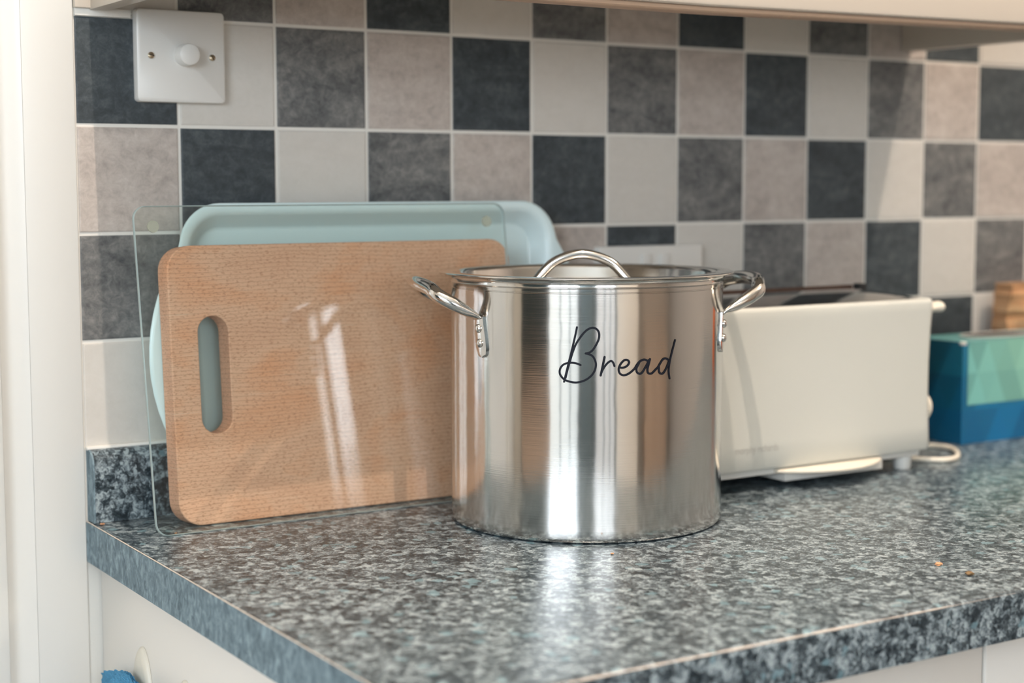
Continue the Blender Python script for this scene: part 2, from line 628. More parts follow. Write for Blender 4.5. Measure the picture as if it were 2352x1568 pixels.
# left woodwork: architrave, cove, outer stop, white door
st(box('trim_1', -0.148, -0.0998, -0.001, 0.1, 0.0, 2.7, M['gloss'], bevel=0.0015))
bm = bmesh.new()
prof = [(-0.1748, 0.1)] + [(-0.1748 + 0.0268 * t, -0.001 + 0.007 * math.sin(math.pi * (0.5 + 0.5 * t)) ** 0.8) for t in [i / 10 for i in range(10)]] + [(-0.148, -0.001), (-0.148, 0.1)]
bm_loft(bm, [[(x, y, z) for x, y in prof] for z in (0.0, 2.7)])
st(finish('trim_2', bm, M['gloss'], smooth=True, auto=35))
st(box('trim_3', -0.225, -0.1748, -0.006, 0.1, 0.0, 2.7, M['gloss'], bevel=0.003))
d = empty('door_1', (-0.6, 0.03, 0.0))
st(d)
bm = bmesh.new()
bm_box(bm, -0.37, 0.375, 0.0, 0.04, 0.005, 2.0, 0.003)
finish('door_panel', bm, M['gloss'], d)
for z0, z1 in ((0.15, 0.85), (1.0, 1.85)):
    bm = bmesh.new()
    bm_box(bm, -0.27, 0.275, -0.008, 0.001, z0, z1, 0.006)
    finish('raised_field', bm, M['gloss'], d)
st(box('trim_4', -0.98, -0.97, -0.004, 0.1, 0.0, 2.7, M['gloss']))
st(box('wall_overdoor', -0.97, -0.225, 0.0, 0.12, 2.02, 2.7, M['paint']))
st(box('wall_behind', -1.0, -0.0995, 0.1, 0.14, 0.0, 2.7, M['paint']))
st(box('trim_5', -0.0995, -0.0805, -0.0065, 0.001, 1.3735, 2.0, M['cream'], bevel=0.001))
st(box('trim_6', -0.0985, -0.0455, -0.0022, 0.001, 1.3668, 1.3745, M['grout'], bevel=0.0008))

# patio door frame and rear window frame (seen only as reflections)
w1 = empty('window_1', (-2.10, -2.15, 0.0)); st(w1)
for a, b_ in ((-0.87, -0.81), (-0.22, -0.19), (0.30, 0.33), (0.81, 0.87)):
    box('frame_post', 0.0, 0.05, a, b_, 0.03, 2.15, M['slate'], w1)
for a, b_ in ((0.03, 0.09), (2.09, 2.15)):
    box('frame_rail', 0.0, 0.05, -0.87, 0.87, a, b_, M['gloss'], w1)
w2 = empty('window_2', (-0.82, -3.36, 0.0)); st(w2)
for a, b_ in ((-0.53, -0.47), (-0.05, -0.02), (0.24, 0.26), (0.47, 0.53)):
    box('frame_post', a, b_, -0.03, 0.10, 0.15, 2.16, M['slate'], w2)
for a, b_ in ((0.15, 0.21), (2.10, 2.16)):
    box('frame_rail', -0.53, 0.53, -0.03, 0.10, a, b_, M['gloss'], w2)

# ------------------------------------------------------------------ worktop, upstand, cabinets
wt = empty('worktop', (0, 0, ZW))
tag(wt, 'blue grey granite look laminate worktop under the pot and the toaster', 'worktop')
bm = bmesh.new()
# profile in (y,z): rounded front nose
prof = [(-0.001, 0.0), (-0.001, -0.038), (-0.652, -0.038)]
prof += [(-0.652 - 0.0 + 0.0, -0.036)]
for k in range(0, 7):
    a = math.radians(180 - 15 * k)
    prof.append((-0.646 + 0.006 * math.cos(a), -0.006 + 0.006 * math.sin(a)))


def xl(y):           # left end tapers very slightly towards the room
    return -0.0985 + 0.0105 * min(1.0, -y / 0.6) * -1.0


bm_loft(bm, [[(xl(y) if e == 0 else 2.2, y, z) for y, z in prof] for e in (0, 1)])
top = finish('board', bm, M['granite'], wt, smooth=True, auto=35)
# thin edging strip on the sawn left end
bm = bmesh.new()
pr2 = [(-0.0005, -0.0012), (-0.0005, -0.0385), (-0.651, -0.0385), (-0.651, -0.006), (-0.648, -0.0012)]
bm_loft(bm, [[(xl(y) - dx, y, z) for y, z in pr2] for dx in (0.0015, 0.0)])
finish('edging_strip', bm, M['granite_edge'], wt)
# worn pale line along the top of the edging and of the front nose
bm = bmesh.new()
bm_tube(bm, [(xl(y) - 0.0008, y, -0.0005) for y in [-0.002 - 0.645 * i / 20 for i in range(21)]], 0.00055, 6)
finish('worn_line', bm, M['chip'], wt)
bm = bmesh.new()
pp = []
for i in range(60):
    x = 0.0 + 0.42 * i / 59
    pp.append((x, -0.6505 + random.uniform(-0.0003, 0.0003), -0.0018))
rr = [0.0007 * (0.5 + random.random()) * (1.0 if i < 38 else max(0.12, 1 - (i - 38) / 20)) for i in range(60)]
bm_tube(bm, pp, rr, 6)
finish('chipped_nose', bm, M['chip'], wt)

up = empty('upstand', (0, 0, ZW))
tag(up, 'narrow granite look upstand strip along the wall behind the boards', 'upstand')
bm = bmesh.new()
prof = [(0.0, 0.0005), (-0.019, 0.0005), (-0.019, 0.054)]
for k in range(0, 7):
    a = math.radians(180 - 15 * k)
    prof.append((-0.005 + 0.014 * math.cos(a), 0.054 + 0.014 * math.sin(a)))
prof.append((0.0, 0.068))
bm_loft(bm, [[(x, y, z) for y, z in prof] for x in (-0.0965, 2.2)])
finish('strip', bm, M['granite'], up, smooth=True, auto=35)
bm = bmesh.new()
bm_loft(bm, [[(x, y, z) for y, z in prof] for x in (-0.0980, -0.0965)])
finish('end_cap', bm, M['granite_edge'], up, smooth=True, auto=35)
# silicone bead above the upstand
st(box('trim_7', -0.0985, 2.2, -0.006, 0.002, 0.9665, 0.9705, M['grout'], bevel=0.0015))

bc = empty('base_cabinet', (0, 0, 0))
tag(bc, 'white base cabinet below the granite look worktop', 'cabinet')
bx = lambda n, *a, **k: box(n, *a, M['cab'], bc, **k)
bx('side_panel', -0.0870, -0.069, -0.600, -0.001, 0.10, 0.8615, bevel=0.001)
bx('carcass', -0.069, 2.2, -0.598, -0.001, 0.12, 0.8610)
bx('door', -0.085, 0.4180, -0.622, -0.602, 0.13, 0.8500, bevel=0.002)
bx('door', 0.4215, 0.9200, -0.622, -0.602, 0.13, 0.8500, bevel=0.002)
bx('door', 0.9235, 1.4200, -0.622, -0.602, 0.13, 0.8500, bevel=0.002)
bx('plinth', -0.06, 2.2, -0.55, -0.53, 0.0, 0.12)

wc = empty('wall_cabinet', (0.44, 0, 1.40))
tag(wc, 'cream wall cabinet with pelmet hanging over the tiled wall', 'cabinet')
wc_off = Vector((-0.44, 0, -1.40))


def wcb(n, x0, x1, y0, y1, z0, z1, mat, bevel=0.0):
    return box(n, x0 - 0.44, x1 - 0.44, y0, y1, z0 - 1.4, z1 - 1.4, mat, wc, bevel=bevel)


wcb('end_panel', -0.0850, -0.0670, -0.285, -0.001, 1.3722, 2.1, M['cream'], 0.001)
wcb('end_panel', 0.9550, 0.9730, -0.285, -0.001, 1.3785, 2.1, M['cream'], 0.001)
wcb('carcass', -0.0668, 0.9548, -0.280, -0.001, 1.445, 2.1, M['cream'])
wcb('door', -0.0840, 0.4430, -0.302, -0.283, 1.445, 2.1, M['cream'], 0.003)
wcb('door', 0.4460, 0.9730, -0.302, -0.283, 1.445, 2.1, M['cream'], 0.003)
bm = bmesh.new()
prof = [(-0.279, 1.443), (-0.301, 1.443), (-0.301, 1.3795), (-0.3003, 1.3775), (-0.2988, 1.3764), (-0.2970, 1.3760), (-0.279, 1.3760)]
bead = [(-0.279, 1.3759), (-0.2962, 1.3759), (-0.2975, 1.3748), (-0.2975, 1.3722), (-0.2962, 1.3708), (-0.2945, 1.3702), (-0.279, 1.3702)]
sag = lambda x, z: z - 1.4 + (0.0 if z > 1.44 else 0.0072 * max(0.0, (x - 0.40) / 0.574))
bm_loft(bm, [[(x - 0.44, y, sag(x, z)) for y, z in prof] for x in (-0.0860, 0.40, 0.9740)])
finish('pelmet', bm, M['cream'], wc, smooth=True, auto=30)
bm = bmesh.new()
bm_loft(bm, [[(x - 0.44, y, sag(x, z)) for y, z in bead] for x in (-0.0860, 0.40, 0.9740)])
tag(finish('shaded_pelmet_bead', bm, M['bead'], wc, smooth=True, auto=30), 'bead along the lower edge of the pelmet, its warm shade coloured in tan')

# unseen props, added for the steel pot to reflect
sb = empty('prop_sideboard', (-2.0, -0.78, 0))  # unseen, added for the tan patch low in the pot
tag(sb, 'low brown sideboard added unseen against the far wall for pot reflections', 'prop_sideboard')
box('body', -0.18, 0.18, -0.48, 0.48, 0.06, 0.72, M['oak'], sb, bevel=0.004)
box('top', -0.19, 0.19, -0.49, 0.49, 0.72, 0.745, M['oak'], sb, bevel=0.003)
for x in (-0.15, 0.15):
    for y in (-0.44, 0.44):
        box('leg', x - 0.02, x + 0.02, y - 0.02, y + 0.02, 0.0, 0.06, M['oak'], sb)
cu = empty('prop_curtain', (-2.1, -0.78, 0.75))  # unseen, added to darken a band of the pot's reflection
tag(cu, 'charcoal curtain added unseen for pot reflections above the low brown sideboard', 'prop_curtain')
bm = bmesh.new()
pts = [(0.03 * math.sin(i * 1.5), -0.48 + 0.96 * i / 40) for i in range(41)]
ring = [(x, y) for x, y in pts] + [(x + 0.006, y) for x, y in pts[::-1]]
bm_loft(bm, [[(x, y, z) for x, y in ring] for z in (0.0, 1.3)])
finish('cloth', bm, M['charcoal'], cu, smooth=True)

tc_ = empty('prop_cupboard', (-1.69, -3.22, 0))  # stands in for the dark reflection of whoever holds the camera
tag(tc_, 'dark tall cupboard added unseen for the reflected dark figure at the camera', 'cupboard')
box('body', -0.34, 0.34, -0.24, 0.20, 0.0, 1.95, M['slate'], tc_, bevel=0.004)
box('door', -0.335, 0.335, 0.20, 0.218, 0.08, 1.93, M['slate'], tc_, bevel=0.002)
fr = empty('prop_fridge', (0.22, -3.10, 0))  # unseen, added as a bright strip for the pot to mirror
tag(fr, 'white fridge added unseen beside the rear window for pot reflections', 'prop_fridge')
box('body', -0.40, 0.40, -0.36, 0.25, 0.02, 1.70, M['cab'], fr, bevel=0.01)
box('door', -0.395, 0.395, 0.255, 0.31, 0.62, 1.69, M['cab'], fr, bevel=0.012)
box('door', -0.395, 0.395, 0.255, 0.31, 0.05, 0.60, M['cab'], fr, bevel=0.012)
dr = empty('prop_dresser', (1.55, -3.25, 0))  # unseen, added for the low tan reflection on the pot's right
tag(dr, 'low brown wooden dresser added unseen by the rear wall for pot reflections', 'prop_dresser')
box('body', -0.60, 0.60, -0.22, 0.20, 0.05, 0.74, M['oak'], dr, bevel=0.004)
for i in range(2):
    for j in (-1, 1):
        box('drawer', j * 0.295 - 0.285, j * 0.295 + 0.285, 0.20, 0.215, 0.10 + i * 0.32, 0.39 + i * 0.32, M['oak'], dr, bevel=0.003)
can = empty('prop_canister', (1.62, -0.15, ZW + 0.0005))  # unseen, added for orange streaks along the pot's right side
tag(can, 'tall orange canister added unseen past the tissue box for pot reflections', 'prop_canister')
bm = bmesh.new()
bm_lathe(bm, [(0.0, 0.0), (0.048, 0.0), (0.05, 0.003), (0.05, 0.235), (0.0, 0.235)], 48)
finish('jar', bm, M['copper'], can, smooth=True, auto=40)
bm = bmesh.new()
bm_lathe(bm, [(0.0, 0.235), (0.051, 0.235), (0.051, 0.252), (0.0, 0.256)], 48)
finish('jar_lid', bm, M['copper'], can, smooth=True, auto=40)

# ------------------------------------------------------------------ dimmer switch and socket
sw = empty('dimmer_switch', (0.0003, 0, 1.3330))
tag(sw, 'white square dimmer switch on the tiled wall near the door frame', 'switch')
bm = bmesh.new()
out = rrect(0.0437, 0.0430, 0.004, 6)
rings = []
for s, y in ((1.0, 0.0), (1.0, -0.0062), (0.985, -0.0088), (0.955, -0.0098)):
    rings.append([(x * s, y, z * s) for x, z in out])
bm_loft(bm, rings)
finish('face_plate', bm, M['plastic'], sw, smooth=True, auto=35)
bm = bmesh.new()
bm_lathe(bm, [(0.0104, 0.0095), (0.0102, 0.022), (0.0096, 0.0243), (0.0085, 0.0250)], 40)
for v in bm.verts: v.co = Vector((v.co.x + 0.0025, -v.co.z, v.co.y + 0.0012))
finish('knob', bm, M['plastic'], sw, smooth=True, auto=40)
for sx, ang in ((-0.0302, 10), (0.0302, 55)):
    bm = bmesh.new()
    bm_lathe(bm, [(0.0042, 0.0094), (0.0042, 0.0101), (0.0036, 0.0102), (0.0036, 0.0099), (0.0, 0.0099)], 24)
    for v in bm.verts: v.co = Vector((v.co.x + sx, -v.co.z, v.co.y))
    hole = finish('screw_cup', bm, M['plastic'], sw, smooth=True, auto=30)
    bm = bmesh.new()
    bm_lathe(bm, [(0.0031, 0.0096), (0.0030, 0.0106), (0.0022, 0.0111), (0.0, 0.0112)], 24)
    for v in bm.verts: v.co = Vector((v.co.x + sx, -v.co.z, v.co.y))
    scr = finish('screw', bm, M['brass'], sw, smooth=True, auto=40)
    bm = bmesh.new()
    bm_box(bm, -0.0029, 0.0029, -0.01125, -0.0105, -0.0004, 0.0004)
    bmesh.ops.rotate(bm, verts=bm.verts[:], cent=(0, 0, 0), matrix=Matrix.Rotation(math.radians(ang), 3, 'Y'))
    for v in bm.verts: v.co.x += sx
    finish('screw_slot', bm, M['dark'], scr)

so = empty('wall_socket', (0.5565, 0, 1.1010))
tag(so, 'white double wall socket on the tiles behind the steel pot', 'socket')
bm = bmesh.new()
out = rrect(0.0735, 0.0430, 0.003, 5)
bm_loft(bm, [[(x * s, y, z * s) for x, z in out] for s, y in ((1, 0), (1, -0.0090), (0.99, -0.0105), (0.975, -0.0110))])
finish('face_plate', bm, M['plastic'], so, smooth=True, auto=35)
for sx in (-0.010, 0.016):
    box('rocker', sx - 0.006, sx + 0.006, -0.0145, -0.010, 0.018, 0.034, M['plastic'], so, bevel=0.001)
    for dx, dz, w_, h_ in ((0, 0.004, 0.002, 0.004), (-0.0112, -0.012, 0.0032, 0.002), (0.0112, -0.012, 0.0032, 0.002)):
        cx = (sx - 0.003) * 3.0
        box('pin_slot', cx + dx - w_, cx + dx + w_, -0.0113, -0.0108, dz - h_, dz + h_, M['dark'], so)

# ------------------------------------------------------------------ tray, boards leaning on the wall
# tray: local x along, z up, y- towards the room; leans back a little
tr = empty('serving_tray', (0.1985, -0.0330, ZW + 0.001), (-math.atan(0.088), 0, 0))
tag(tr, 'pale blue tray with curved ends leaning on the wall behind both boards', 'tray')
TH = 0.1472


def tray_outline(hw, hh, r, bulge, n=10):
    o_ = []
    for (x, z) in rrect(hw, hh, r, n):
        o_.append((x, z))
    # densify the two short ends
    out = []
    m_ = len(o_)
    for i in range(m_):
        x, z = o_[i]
        x2, z2 = o_[(i + 1) % m_]
        out.append((x, z))
        if abs(x - x2) < 1e-6 and abs(z - z2) > 0.03:
            for k in range(1, 14):
                out.append((x, z + (z2 - z) * k / 14))
        elif abs(z - z2) < 1e-6 and abs(x - x2) > 0.03:
            for k in range(1, 8):
                out.append((x + (x2 - x) * k / 8, z))
    res = []
    for x, z in out:
        t = max(0.0, 1 - (z / (hh * 0.73)) ** 2)
        e = max(0.0, (abs(x) - 0.12) / (hw - 0.12))
        res.append((x + math.copysign(bulge * t * min(1, e), x), z))
    return res


bm = bmesh.new()
rings = []
for ins, y, bul in ((0.0255, 0.0, 0.0), (0.0235, -0.0003, 0.0), (0.021, -0.002, 0.0), (0.0125, -0.0165, 0.002), (0.0095, -0.0195, 0.006), (0.0065, -0.0208, 0.020),
                    (0.002, -0.0212, 0.033), (0.0004, -0.0205, 0.0345), (0.0, -0.0192, 0.035), (0.0004, -0.0178, 0.0345), (0.003, -0.0175, 0.032), (0.0085, -0.017, 0.014),
                    (0.0135, -0.0125, 0.0), (0.0225, 0.0015, 0.0), (0.0255, 0.0028, 0.0)):
    o_ = tray_outline(0.2125 - ins, TH - ins, max(0.012, 0.042 - ins * 0.8), bul)
    rings.append([(x, y, z + TH) for x, z in o_])
bm_loft(bm, rings)
finish('tray_body', bm, M['tray'], tr, smooth=True, auto=60)

# beech board, local: x along, z up, front at y=0, thickness to +y
wb = empty('wooden_chopping_board', (0.1450, -0.0835, ZW + 0.0006), (-math.atan(0.085), 0, math.radians(-0.75)))
tag(wb, 'beech wood chopping board with handle slot standing behind the glass board', 'chopping board')
bm = bmesh.new()
BW, BH, BT = 0.1835, 0.1290, 0.026


def board_prism(bm, outline, hole, t):
    """front and back plates with a hole, bevelled outer rim"""
    no, nh = len(outline), len(hole)
    prof = [(0.0012, 0.0), (0.0004, 0.0003), (0.0, 0.0012), (0.0, t - 0.0012), (0.0004, t - 0.0003), (0.0012, t)]
    cen = Vector((sum(p[0] for p in outline) / no, sum(p[1] for p in outline) / no))

    def inset(pts, d_):
        res = []
        n_ = len(pts)
        for i in range(n_):
            a, b, c = Vector(pts[i - 1]), Vector(pts[i]), Vector(pts[(i + 1) % n_])
            tg = (c - a).normalized()
            nr = Vector((-tg.y, tg.x))
            res.append(b + nr * d_)
        return res
    outer, inner = [], []
    for d_, y in prof:
        outer.append([bm.verts.new((p.x, y, p.y)) for p in inset(outline, d_)])
        inner.append([bm.verts.new((p.x, y, p.y)) for p in inset(hole, -d_)])
    for a, b in zip(outer[:-1], outer[1:]):
        for i in range(no):
            j = (i + 1) % no
            bm.faces.new((a[i], a[j], b[j], b[i]))
    for a, b in zip(inner[:-1], inner[1:]):
        for i in range(nh):
            j = (i + 1) % nh
            bm.faces.new((a[i], b[i], b[j], a[j]))
    for k in (0, -1):
        es = []
        for loop in (outer[k], inner[k]):
            for i in range(len(loop)):
                e = bm.edges.get((loop[i], loop[(i + 1) % len(loop)]))
                es.append(e)
        bmesh.ops.triangle_fill(bm, edges=es, use_beauty=True)


outl = [(x, z + BH) for x, z in rrect(BW, BH, 0.023, 8)]
hole = [(x - 0.1420, z + 0.1380) for x, z in rrect(0.0148, 0.0545, 0.0147, 8)]
board_prism(bm, outl, hole, BT)
finish('board', bm, M['beech'], wb, smooth=True, auto=20)

# glass board in front
gb = empty('glass_chopping_board', (0.1265, -0.1080, ZW + 0.0004), (-math.atan(0.1497), 0, 0))
tag(gb, 'clear glass chopping board leaning in front of the wooden board', 'chopping board')
bm = bmesh.new()
out = [(x, z + 0.1487) for x, z in rrect(0.1970, 0.1487, 0.012, 8)]
rings = []
cen = Vector((0, 0.1487))
for s, y in ((0.0008, 0.0), (0.0, 0.0008), (0.0, 0.0032), (0.0008, 0.0040)):
    rings.append([(x * (1 - s / 0.197), y, 0.1487 + (z - 0.1487) * (1 - s / 0.1487)) for x, z in out])
bm_loft(bm, rings)
bmesh.ops.recalc_face_normals(bm, faces=bm.faces[:])
for f_ in bm.faces:
    f_.material_index = 0 if abs(f_.normal.y) > 0.98 else 1
finish('pane', bm, [M['glass'], M['ground_edge']], gb, smooth=True, auto=30)
for fx in (-0.1775, 0.1775):
    for fz in (0.2790,):
        bm = bmesh.new()
        bm_lathe(bm, [(0.0055, 0.0), (0.0055, 0.0016), (0.0048, 0.0022), (0.0, 0.0022)], 24)
        for v in bm.verts: v.co = Vector((v.co.x + fx, 0.0041 + v.co.z, v.co.y + fz))
        finish('foot', bm, M['foot'], gb, smooth=True, auto=40)

# ------------------------------------------------------------------ steel pot with lid
PX, PY, PR = 0.3063, -0.2357, 0.1270
pot = empty('stock_pot', (PX, PY, ZW))
tag(pot, 'large brushed steel stock pot with Bread lettering standing on the worktop', 'pot')
bm = bmesh.new()
prof = [(0.0, 0.0008), (0.112, 0.0006), (0.1225, 0.0004), (0.1250, 0.0011), (0.1264, 0.0026), (PR, 0.0050), (PR, 0.012), (PR, 0.06), (PR, 0.12), (PR, 0.18), (PR, 0.2190),
        (0.1265, 0.2194), (0.1265, 0.2200), (PR, 0.2204), (PR, 0.2232), (0.1263, 0.2236), (0.1259, 0.2250), (0.1259, 0.2270), (0.1275, 0.2276), (0.1292, 0.2284), (0.1298, 0.2296), (0.1292, 0.2308), (0.1278, 0.2313), (0.1262, 0.2305),
        (0.1255, 0.2280), (0.1255, 0.12), (0.1255, 0.006), (0.122, 0.003), (0.0, 0.003)]
bm_lathe(bm, prof, 160)
finish('body', bm, M['steel'], pot, smooth=True, auto=45)


def pol(az, r, z):
    return Vector((r * math.cos(az), r * math.sin(az), z))


def pot_handle(phi):
    a = math.radians(phi)
    U = Vector((math.cos(a), math.sin(a), 0))
    V = Vector((-math.sin(a), math.cos(a), 0))
    dl = math.radians(27.5)
    ub, vb = PR * math.cos(dl) + 0.0030, PR * math.sin(dl) + 0.0012
    u1, zt = 0.160, 0.2235
    bm = bmesh.new()
    half = [(ub - 0.0008, vb - 0.0005, 0.1945), (ub + 0.0022, vb, 0.1975), (ub + 0.010, vb, 0.2020), (ub + 0.022, vb * 0.99, 0.2085), (ub + 0.034, vb * 0.90, 0.2155), (u1 - 0.006, vb * 0.70, 0.2205), (u1 + 0.0, vb * 0.38, zt)]
    hw = [(0.0064, 0.0013), (0.0064, 0.0026), (0.0064, 0.0048), (0.0064, 0.0062), (0.0064, 0.0064), (0.0064, 0.0064), (0.0064, 0.0064)]
    ctrl = half + [(u1 + 0.0018, 0, zt + 0.0006)] + [(u, -v, z) for u, v, z in half[::-1]]
    ws = hw + [(0.0064, 0.0064)] + hw[::-1]
    P = catmull([U * u + V * v + Vector((0, 0, z)) for u, v, z in ctrl], 5)
    WS = []
    for i in range(len(ws) - 1):
        for k in range(5):
            t = k / 5
            WS.append((ws[i][0] * (1 - t) + ws[i + 1][0] * t, ws[i][1] * (1 - t) + ws[i + 1][1] * t))
    WS.append(ws[-1])
    # side axis: tangential at the strap
    bm_tube(bm, P, 0.005, 16, True, up=Vector((U.x, U.y, 0.4)), flat=WS)
    h = finish('handle', bm, M['polish'], pot, smooth=True)
    for s in (1, -1):
        az0 = a + s * dl
        # flat strap running down the side of the pot
        bm = bmesh.new()
        rings = []
        zs = [0.1965, 0.192, 0.186, 0.180, 0.174, 0.168, 0.1635, 0.1612, 0.1602]
        ws_ = [0.0062, 0.0063, 0.0066, 0.0068, 0.0070, 0.0068, 0.0056, 0.0036, 0.0010]
        for z, w in zip(zs, ws_):
            ring = []
            lean = (0.1965 - z) * 0.14 * s
            for k in range(9):
                v = -1 + k / 4
                off = 0.0020 + 0.0007 * math.cos(v * math.pi / 2)
                ring.append(pol(az0 + (lean + v * w) / PR, PR + off, z))
            for k in range(8, -1, -1):
                v = -1 + k / 4
                ring.append(pol(az0 + (lean + v * w) / PR, PR - 0.0002, z))
            rings.append(ring)
        bm_loft(bm, rings)
        finish('strap', bm, M['polish'], h, smooth=True, auto=50)
        for z in (0.1860, 0.1730):
            bm = bmesh.new()
            az = az0 + (0.1965 - z) * 0.14 * s / PR
            c = pol(az, PR + 0.0024, z)
            nr = Vector((math.cos(az), math.sin(az), 0))
            tg = Vector((-nr.y, nr.x, 0))
            rings = []
            for r_, h_ in ((0.0040, 0.0), (0.0040, 0.0008), (0.0033, 0.0022), (0.0018, 0.0030), (0.0004, 0.0032)):
                rings.append([c + nr * h_ + tg * (r_ * math.cos(2 * math.pi * k / 18)) + Vector((0, 0, r_ * math.sin(2 * math.pi * k / 18))) for k in range(18)])
            bm_loft(bm, rings)
            finish('rivet', bm, M['polish'], h, smooth=True)


pot_handle(159.0)
pot_handle(-21.0)

STROKES = [([(-2.2496, 1.0907), (-2.2596, 1.0844), (-2.2802, 1.0728), (-2.3046, 1.0602), (-2.3215, 1.0515), (-2.3367, 1.0433)], 0.0009), ([(-2.3272, 1.0466), (-2.3132, 1.0539), (-2.2989, 1.0602), (-2.282, 1.0675), (-2.2613, 1.0747), (-2.2351, 1.0805), (-2.2014, 1.0861), (-2.1715, 1.0892), (-2.1415, 1.0903), (-2.1152, 1.089), (-2.1, 1.0858), (-2.1007, 1.081), (-2.1167, 1.0762), (-2.1373, 1.0719), (-2.156, 1.0695), (-2.1729, 1.0685), (-2.1897, 1.0681)], 0.00094), ([(-2.1897, 1.0681), (-2.1672, 1.0674), (-2.1427, 1.0657), (-2.1268, 1.0623), (-2.12, 1.0584), (-2.1273, 1.0536), (-2.1479, 1.0493), (-2.1817, 1.0457), (-2.223, 1.0435), (-2.2607, 1.0428), (-2.3024, 1.0436), (-2.3367, 1.0454), (-2.3597, 1.0485), (-2.3675, 1.0514), (-2.3629, 1.0548), (-2.3445, 1.0579), (-2.3141, 1.0596), (-2.2799, 1.0599), (-2.2497, 1.0593), (-2.2241, 1.058)], 0.0009), ([(-2.0616, 1.0649), (-2.0727, 1.0579), (-2.0876, 1.049)], 0.00099), ([(-2.0846, 1.0507), (-2.0689, 1.055), (-2.05, 1.0584), (-2.0311, 1.0607), (-2.0139, 1.0614), (-2.0012, 1.0597), (-1.9934, 1.057)], 0.0009), ([(-1.9579, 1.0558), (-1.9384, 1.0554), (-1.915, 1.0561), (-1.8961, 1.058), (-1.8907, 1.0604), (-1.9034, 1.062), (-1.9231, 1.0619), (-1.9444, 1.0596), (-1.9598, 1.0563), (-1.9632, 1.0534), (-1.955, 1.0505), (-1.9342, 1.0489), (-1.9068, 1.0493), (-1.8791, 1.0512), (-1.8512, 1.0542), (-1.8352, 1.0573), (-1.8109, 1.0605), (-1.7841, 1.0618), (-1.7652, 1.0614), (-1.7461, 1.0597)], 0.00094), ([(-1.7441, 1.0612), (-1.7608, 1.0569), (-1.7732, 1.0545), (-1.7959, 1.0505), (-1.8164, 1.0497), (-1.8341, 1.0514), (-1.8359, 1.0548), (-1.819, 1.0589)], 0.00094), ([(-1.7356, 1.062), (-1.746, 1.0573), (-1.7542, 1.0535), (-1.7515, 1.0505), (-1.737, 1.0493), (-1.7177, 1.0498), (-1.6917, 1.0526), (-1.6719, 1.0547), (-1.6541, 1.058), (-1.6339, 1.0611), (-1.6108, 1.0619), (-1.5871, 1.0606)], 0.00094), ([(-1.6652, 1.0549), (-1.6626, 1.0505), (-1.6467, 1.0487), (-1.6261, 1.0495), (-1.6008, 1.0539), (-1.5799, 1.0596)], 0.00094), ([(-1.5289, 1.0774), (-1.5444, 1.0716), (-1.568, 1.062), (-1.5809, 1.0543), (-1.5829, 1.0494), (-1.5743, 1.044)], 0.0008)]
bm = bmesh.new()
for si, (pts, hw) in enumerate(STROKES):
    P = catmull([(az * PR, z - ZW, 0) for az, z in pts], 6)
    rr_ = PR + 0.00022 + 0.00003 * si

    def put(s_, z_, dr=0.0):
        return bm.verts.new(pol(s_ / PR, rr_ + dr, z_))
    L, Rr = [], []
    for i, p in enumerate(P):
        t = (P[min(i + 1, len(P) - 1)] - P[max(i - 1, 0)]).normalized()
        n_ = Vector((-t.y, t.x, 0)) * hw
        L.append(put(p.x + n_.x, p.y + n_.y))
        Rr.append(put(p.x - n_.x, p.y - n_.y))
    for i in range(len(P) - 1):
        bm.faces.new((L[i], L[i + 1], Rr[i + 1], Rr[i]))
    for end in (0, -1):
        c = P[end]
        fan = [put(c.x + hw * math.cos(2 * math.pi * k / 12), c.y + hw * math.sin(2 * math.pi * k / 12)) for k in range(12)]
        bm.faces.new(fan)
finish('lettering', bm, M['vinyl'], pot)

lid = empty('pot_lid', (PX, PY, ZW + 0.2316))
tag(lid, 'round steel lid with an arched handle resting on the stock pot', 'lid')
bm = bmesh.new()
prof = [(0.0, -0.0125), (0.085, -0.0130), (0.112, -0.0140), (0.1165, -0.0130), (0.1180, -0.0100), (0.1192, -0.0020), (0.1205, 0.0006), (0.1230, 0.0016), (0.1300, 0.0014), (0.1355, 0.0016), (0.1371, 0.0013), (0.1374, 0.0006), (0.1366, 0.0000),
        (0.1330, -0.0002), (0.1255, 0.0004), (0.1225, 0.0000), (0.1205, -0.0030), (0.1195, -0.0110), (0.1175, -0.0146), (0.1120, -0.0152), (0.0, -0.0140)]
bm_lathe(bm, prof, 144)
finish('lid_plate', bm, M['lid'], lid, smooth=True, auto=50)
ha = math.radians(-35.0)
HU = Vector((math.cos(ha), math.sin(ha), 0))
bm = bmesh.new()
ctrl = [(-0.0600, -0.0118), (-0.0520, -0.0108), (-0.0440, -0.0040), (-0.0320, 0.0080), (-0.0180, 0.0144), (-0.0040, 0.0168), (0.0100, 0.0144), (0.0240, 0.0080), (0.0360, -0.0040), (0.0440, -0.0108), (0.0520, -0.0118)]
P = catmull([HU * u + Vector((0, 0, z)) for u, z in ctrl], 5)
fl = []
for i in range(len(P)):
    t = i / (len(P) - 1)
    e = min(1, min(t, 1 - t) / 0.22)
    fl.append((0.0066 - 0.0018 * e, 0.0012 + 0.0034 * e))
bm_tube(bm, P, 0.004, 16, True, up=(0, 0, 1), flat=fl)
hd = finish('lid_handle', bm, M['polish'], lid, smooth=True)
for u in (-0.0560, 0.0480):
    bm = bmesh.new()
    c = HU * u
    rings = []
    for r_, h_ in ((0.0042, -0.0112), (0.0042, -0.0100), (0.0034, -0.0086), (0.0018, -0.0080), (0.0003, -0.0078)):
        rings.append([(c.x + r_ * math.cos(2 * math.pi * k / 18), c.y + r_ * math.sin(2 * math.pi * k / 18), h_) for k in range(18)])
    bm_loft(bm, rings)
    finish('rivet', bm, M['polish'], hd, smooth=True)

